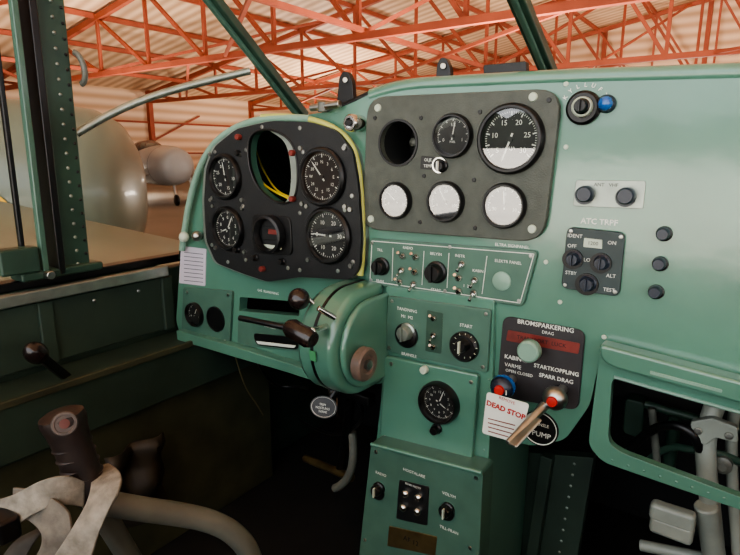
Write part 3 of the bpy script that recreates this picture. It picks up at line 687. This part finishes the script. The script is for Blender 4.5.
# ------------------------------------------------------------------ coaming fittings
def bracket(par, x, y0, y1, yy):
    slab("tab", [(x-8, y0), (x-5, y1+6), (x-1, y1), (x+4, y1+1), (x+8, y1+10), (x+10, y0)], yy, 0.010, BLACK, par, .004)
    rod("pin", PY(x+1, y1+9, yy-.014), PY(x+1, y1+9, yy+.004), .004, STEEL, par)
hb = empty("windshield_support_bracket"); bracket(hb, 344, 110, 71, .72); hb2 = empty("windshield_support_bracket"); bracket(hb2, 442, 92, 57, .72)
rm = empty("compass_mount")
slab("plate", [(484, 86), (483, 65), (526, 61), (527, 84)], .75, .012, BLACKC, rm, .003)
sp_ = empty("sun_shade_clip")
slab("foot", [(452, 94), (452, 84), (483, 80), (484, 92)], .735, .01, ALU, sp_, .002)
slab("dark_top", [(456, 86), (456, 82), (474, 80), (474, 84)], .725, .004, BLACK, sp_, .001)
gs = empty("glareshield_pad")
tube("pad", [PY(x, y, YP+.03) for x, y in ((330, 112), (352, 104), (372, 93), (395, 84), (430, 81), (480, 79), (545, 77))], 0.006, BLACKC, gs)

# ------------------------------------------------------------------ control stick, tube, webbing
st = empty("control_stick")
g0 = PD(92, 497, .55); g1 = PD(60, 412, .53); ax = g1-g0; L = ax.length
lathe("grip", [(0, 0), (0.016, 0), (0.018, L*.06), (0.0165, L*.18), (0.0175, L*.4), (0.0175, L*.6), (0.0195, L*.8), (0.0215, L*.9), (0.0205, L*.97), (0.015, L), (0, L*1.005)], g0, ax, GRIPM, st, 32, sc=(0.95, 1.1))
for k in range(4):
    lathe("grip_ridge", [(0.0168, L*(.25+.12*k)), (0.0186, L*(.27+.12*k)), (0.0168, L*(.29+.12*k))], g0, ax, GRIPM, st, 28)
fn = (C-g1).normalized(); e0 = g0.lerp(g1, .87)+fn*0.0205
lathe("emblem_ring", [(0.0, 0.002), (0.008, 0.002), (0.0085, 0.003), (0.0105, 0.003), (0.0115, 0)], e0, fn, mat("grey_emblem", (78, 70, 66), .5, ns=80, na=.3), st, 24)
lathe("emblem_center", [(0.0045, 0.002), (0.0045, 0.0035), (0, 0.004)], e0, fn, mat("dull_red_centre", (90, 45, 40), .5), st, 20)
tube("stick_tube", [g0+ax*0.05, g0, PD(105, 515, .58), PD(130, 560, .66), Vector((-0.55, 0.42, FZ))], 0.012, TUBE, st)
cl = empty("control_yoke_tube")
tube("curved_tube", [PD(95, 500, .56), PD(120, 506, .57), PD(165, 512, .60), PD(210, 519, .62), PD(240, 535, .64), PD(256, 560, .66), PD(262, 610, .70)], 0.0125, TUBE, cl)
sb = empty("seat_belt")
def ribbon(name, pts, ws, mt, parent, th=0.0025):
    bm = bmesh.new(); rr = []
    N = 8
    P = []
    for i in range(len(pts)-1):
        for k in range(N):
            t = k/N; p_1 = pts[max(i-1, 0)]; p_2 = pts[i]; p_3 = pts[i+1]; p_4 = pts[min(i+2, len(pts)-1)]
            q = 0.5*((2*p_2)+(p_3-p_1)*t+(2*p_1-5*p_2+4*p_3-p_4)*t*t+(3*p_2-p_1-3*p_3+p_4)*t**3)
            P.append((q, ws[i].lerp(ws[i+1], t)))
    P.append((pts[-1], ws[-1]))
    for q, w in P: rr.append([bm.verts.new(q+w*s) for s in (-1, -.92, -.5, 0, .5, .92, 1)])
    for a_, b_ in zip(rr, rr[1:]):
        for i in range(6): bm.faces.new((a_[i], a_[i+1], b_[i+1], b_[i]))
    o = fin(bm, name, mt, parent); md = o.modifiers.new("s", 'SOLIDIFY'); md.thickness = th; md.offset = 0
    return o
ribbon("strap_over_grip", [PD(58, 610, .50), PD(72, 556, .50), PD(88, 524, .50), PD(103, 497, .51), PD(106, 478, .535), PD(96, 468, .575)],
       [R*.021+U*.009, R*.021+U*.010, R*.018+U*.011, R*.015+U*.007, R*.014+U*.004, R*.013+U*.004], WEB, sb)
ribbon("strap_left", [PD(-30, 520, .53), PD(10, 512, .52), PD(38, 497, .51), PD(62, 490, .515), PD(84, 494, .53)], [U*.014, U*.015, U*.015+R*.003, U*.013+R*.004, U*.012], WEB, sb)
ribbon("strap_fold", [PD(14, 500, .53), PD(38, 508, .515), PD(56, 526, .505), PD(50, 556, .505), PD(22, 580, .51)], [U*.012, U*.014+R*.004, U*.012+R*.012, R*.017+U*.004, U*.012+R*.012], mat("webbing_painted_shade", (104, 100, 92), .9, ns=80, na=.3, bump=.6, bscale=400), sb)  # same webbing darkened, shade on this fold painted into the colour
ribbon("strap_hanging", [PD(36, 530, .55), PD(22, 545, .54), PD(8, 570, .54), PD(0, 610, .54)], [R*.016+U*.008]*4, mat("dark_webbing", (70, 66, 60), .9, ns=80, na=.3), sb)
bf = PD(3, 525, .515)
box("buckle", bf+Vector((-.016, -.010, -.012)), bf+Vector((.016, .010, .012)), BLACK, sb, .004)

# ------------------------------------------------------------------ neighbouring aircraft
def airplane(name, loc, heading, scale, mt, number=None):
    e = empty(name)
    P = [(0, 0.0), (.22, .012), (.40, .05), (.52, .12), (.60, .26), (.66, .6), (.70, 1.4), (.70, 2.6), (.60, 3.6), (.45, 4.6), (.28, 5.8), (.12, 6.8), (0, 7.0)]
    def rad(h):
        for (r0, h0), (r1, h1) in zip(P, P[1:]):
            if h0 <= h <= h1: return r0+(r1-r0)*(h-h0)/(h1-h0)
        return .68
    lathe("fuselage", [(r, -h) for r, h in P], (0, 0, 1.35), (1, 0, 0), mt, e, 48)
    lathe("cowl_seam", [(rad(1.15)+.004, -1.14), (rad(1.16)+.006, -1.155), (rad(1.17)+.004, -1.17)], (0, 0, 1.35), (1, 0, 0), DGREEN, e, 48)
    for s in (-1, 1):
        bm = bmesh.new()
        prof = [(-1.1, 0), (-1.35, .1), (-1.9, .13), (-2.5, .07), (-2.9, 0), (-2.3, -.07), (-1.5, -.08)]
        a = [bm.verts.new((x, s*.35, 1.0+z)) for x, z in prof]; b = [bm.verts.new(((x+1.9)*.6-1.95, s*(4.8 if s > 0 else 2.4), 1.3+z*.5)) for x, z in prof]
        for i in range(len(a)): j = (i+1) % len(a); bm.faces.new((a[i], a[j], b[j], b[i]))
        bm.faces.new(a); bm.faces.new(b); fin(bm, "wing", mt, e)
        bm = bmesh.new()
        a = [bm.verts.new((x, s*.05, 1.5+z)) for x, z in ((-5.9, .0), (-6.2, .05), (-6.9, 0), (-6.2, -.05))]; b = [bm.verts.new((x, s*1.5, 1.5+z)) for x, z in ((-6.3, .0), (-6.5, .03), (-6.9, 0), (-6.5, -.03))]
        for i in range(4): j = (i+1) % 4; bm.faces.new((a[i], a[j], b[j], b[i]))
        bm.faces.new(a); bm.faces.new(b); fin(bm, "tailplane", mt, e)
        rod("gear_leg", (-1.7, s*1.0, 1.05), (-1.7, s*1.1, .3), .05, STEEL, e)
        lathe("wheel", [(0, -.07), (.18, -.07), (.23, -.04), (.23, .04), (.18, .07), (0, .07)], (-1.7, s*1.1, .23), (0, 1, 0), BLACK, e)
    rod("nose_gear_leg", (-.7, 0, .9), (-.5, 0, .25), .05, STEEL, e)
    lathe("nose_wheel", [(0, -.06), (.14, -.06), (.19, -.03), (.19, .03), (.14, .06), (0, .06)], (-.5, 0, .19), (0, 1, 0), BLACK, e)
    bm = bmesh.new()
    f = bm.faces.new([bm.verts.new((x, -.04, z)) for x, z in ((-5.6, 1.5), (-6.3, 2.6), (-6.9, 2.6), (-7.0, 1.4))])
    r = bmesh.ops.extrude_face_region(bm, geom=[f]); bmesh.ops.translate(bm, verts=[g for g in r['geom'] if isinstance(g, bmesh.types.BMVert)], vec=(0, .08, 0))
    fin(bm, "fin", mt, e, bevel=.02)
    lathe("canopy", [(.0, -1.5), (.3, -1.3), (.5, -.5), (.5, .3), (.3, 1.1), (0, 1.5)], (-2.9, 0, 1.75), (1, 0, 0), mat("dark_canopy_glass", (40, 48, 50), .08), e, 28, sc=(1, 1))
    if number:
        cu = bpy.data.curves.new("num", 'FONT'); cu.body = number; cu.size = 0.72; cu.align_x = 'CENTER'; cu.align_y = 'CENTER'; cu.resolution_u = 6; cu.offset = .025
        to = bpy.data.objects.new("num", cu); scene.collection.objects.link(to)
        bpy.context.view_layer.update()
        me = bpy.data.meshes.new_from_object(to); bpy.data.objects.remove(to)
        for v in me.vertices:
            x, h = v.co.x-0.72, v.co.y-.25; rr = rad(-x)+.015
            v.co = (x, -math.sqrt(max(0, rr*rr-h*h)), 1.35+h)
        me.materials.append(YELP); link(bpy.data.objects.new("fuselage_number", me), e)
    e.location = loc; e.rotation_euler = (0, 0, heading); e.scale = (scale,)*3
    return e
nose = PD(138, 192, 4.2)
airplane("parked_airplane", (nose.x, nose.y, -.04), math.radians(40), 1.0, PLANE, "0")
n2 = PD(182, 195, 17)
airplane("parked_airplane", (n2.x, n2.y, 0), math.radians(-15), 0.9, PLANE2)

# ------------------------------------------------------------------ hangar
X0, X1, Y0, Y1 = -34.0, 34.0, -9.0, 42.0; EH = 5.6; RH = 11.5; XR = 0.0
def plane(name, pts, mt):
    bm = bmesh.new(); bm.faces.new([bm.verts.new(p) for p in pts]); return fin(bm, name, mt, None, smooth=False)
plane("floor", [(X0, Y0, 0), (X1, Y0, 0), (X1, Y1, 0), (X0, Y1, 0)], CONC)
plane("apron_ground", [(-120, -140, -0.02), (120, -140, -0.02), (120, Y0, -0.02), (-120, Y0, -0.02)], APRON)
bm = bmesh.new()
def q(*p): bm.faces.new([bm.verts.new(v) for v in p])
q((X0, Y0, EH), (XR, Y0, RH), (XR, Y1, RH), (X0, Y1, EH)); q((XR, Y0, RH), (X1, Y0, EH), (X1, Y1, EH), (XR, Y1, RH))
fin(bm, "ceiling", ROOFW, None, smooth=False)
plane("wall_left", [(X0, Y0, 0), (X0, Y1, 0), (X0, Y1, EH), (X0, Y0, EH)], WALLW)
plane("wall_front", [(X0, Y1, 0), (X1, Y1, 0), (X1, Y1, EH), (XR, Y1, RH), (X0, Y1, EH)], WALLW)
XB = -7.4
def rz(x): return EH+(RH-EH)*(1-abs(x-XR)/34.0)
plane("added_back_wall", [(X0, Y0, 0), (XB, Y0, 0), (XB, Y0, rz(XB)), (X0, Y0, EH)], mat("dark_back_siding", (110, 95, 80), .8))  # unseen wall added so the flight gauge glass reflects dark, not the bright apron
for yv_ in range(5, 42, 9):
    bm = bmesh.new(); zb = 4.9
    add_beam(bm, (X0, yv_, zb), (X1, yv_, zb), .2, .2)
    add_beam(bm, (X0, yv_, rz(X0)-.25), (XR, yv_, RH-.25), .2, .24); add_beam(bm, (XR, yv_, RH-.25), (X1, yv_, rz(X1)-.25), .2, .24)
    xs = [X0+i*3.4 for i in range(21)]
    for i, x in enumerate(xs):
        if 0 < i < 20: add_beam(bm, (x, yv_, zb), (x, yv_, rz(x)-.25), .12)
        if i < 20:
            xn = xs[i+1]
            if x < XR: add_beam(bm, (x, yv_, rz(x)-.25), (xn, yv_, zb), .13)
            else: add_beam(bm, (x, yv_, zb), (xn, yv_, rz(xn)-.25), .13)
    add_beam(bm, (X0+.15, yv_, 0), (X0+.15, yv_, EH), .3)
    fin(bm, "roof_truss", TRUSS, None, smooth=False)
bm = bmesh.new()
for i in range(1, 21):
    x = X0+i*3.4-.1; add_beam(bm, (x, Y0, rz(x)-.14), (x, Y1, rz(x)-.14), .14, .2)
for x in (-24, -10, 4, 18):
    add_beam(bm, (x, Y0, 5.05), (x, Y1, 5.05), .14)
    for yv_ in range(5, 33, 9):
        add_beam(bm, (x, yv_, 5.0), (x+5.1, yv_+9, rz(x+5.1)-.2), .12)
        add_beam(bm, (x+6, yv_, 4.9), (x-6, yv_+9, 4.9), .10)
fin(bm, "roof_purlins", TRUSS, None, smooth=False)
bm = bmesh.new()
for z in (1.6, 3.6):
    add_beam(bm, (X0+.1, Y0, z), (X0+.1, Y1, z), .12); add_beam(bm, (X0, Y1-.1, z), (X1, Y1-.1, z), .12)
for x in range(-34, 35, 6): add_beam(bm, (x, Y1-.15, 0), (x, Y1-.15, rz(x)), .25)
for y in range(-9, 40, 9): add_beam(bm, (X0+.12, y, 0.1), (X0+.12, y+9, 4.2), .1)
fin(bm, "wall_girts", TRUSS, None, smooth=False)
bm = bmesh.new(); xs = [-120+i*3 for i in range(81)]
rowb = [bm.verts.new((x, -135+random.uniform(-1, 1), -.02)) for x in xs]; rowt = [bm.verts.new((x, -135, 9+random.uniform(-2, 2))) for x in xs]
for i in range(80): bm.faces.new((rowb[i], rowb[i+1], rowt[i+1], rowt[i]))
fin(bm, "added_backdrop", BACKDROP, None, smooth=False)  # unseen dark band, added for the upper gauge glass to reflect

# ------------------------------------------------------------------ light
w = bpy.data.worlds.new("world"); scene.world = w; w.use_nodes = True
bg = w.node_tree.nodes["Background"]; bg.inputs[0].default_value = (0.93, 0.96, 1.0, 1); bg.inputs[1].default_value = 3.0
sun = bpy.data.lights.new("sun", 'SUN'); sun.energy = 28; sun.angle = 0.01; sun.color = (1, .95, .87)
so = bpy.data.objects.new("sun", sun); scene.collection.objects.link(so)
so.rotation_euler = Vector((-0.25, 0.75, -0.95)).to_track_quat('-Z', 'Y').to_euler()
for i, (x, y) in enumerate(((-20, 12), (-6, 14), (8, 16), (-24, 30), (-4, 32), (14, 30))):
    l = bpy.data.lights.new("roof_fill_light", 'AREA'); l.energy = 1700; l.size = 3; l.color = (1, .86, .72)  # added fill lights near the floor, aimed up to brighten the roof
    lo = bpy.data.objects.new("roof_fill_light", l); scene.collection.objects.link(lo)
    lo.location = (x, y, 0.6); lo.rotation_euler = (math.pi, 0, 0)
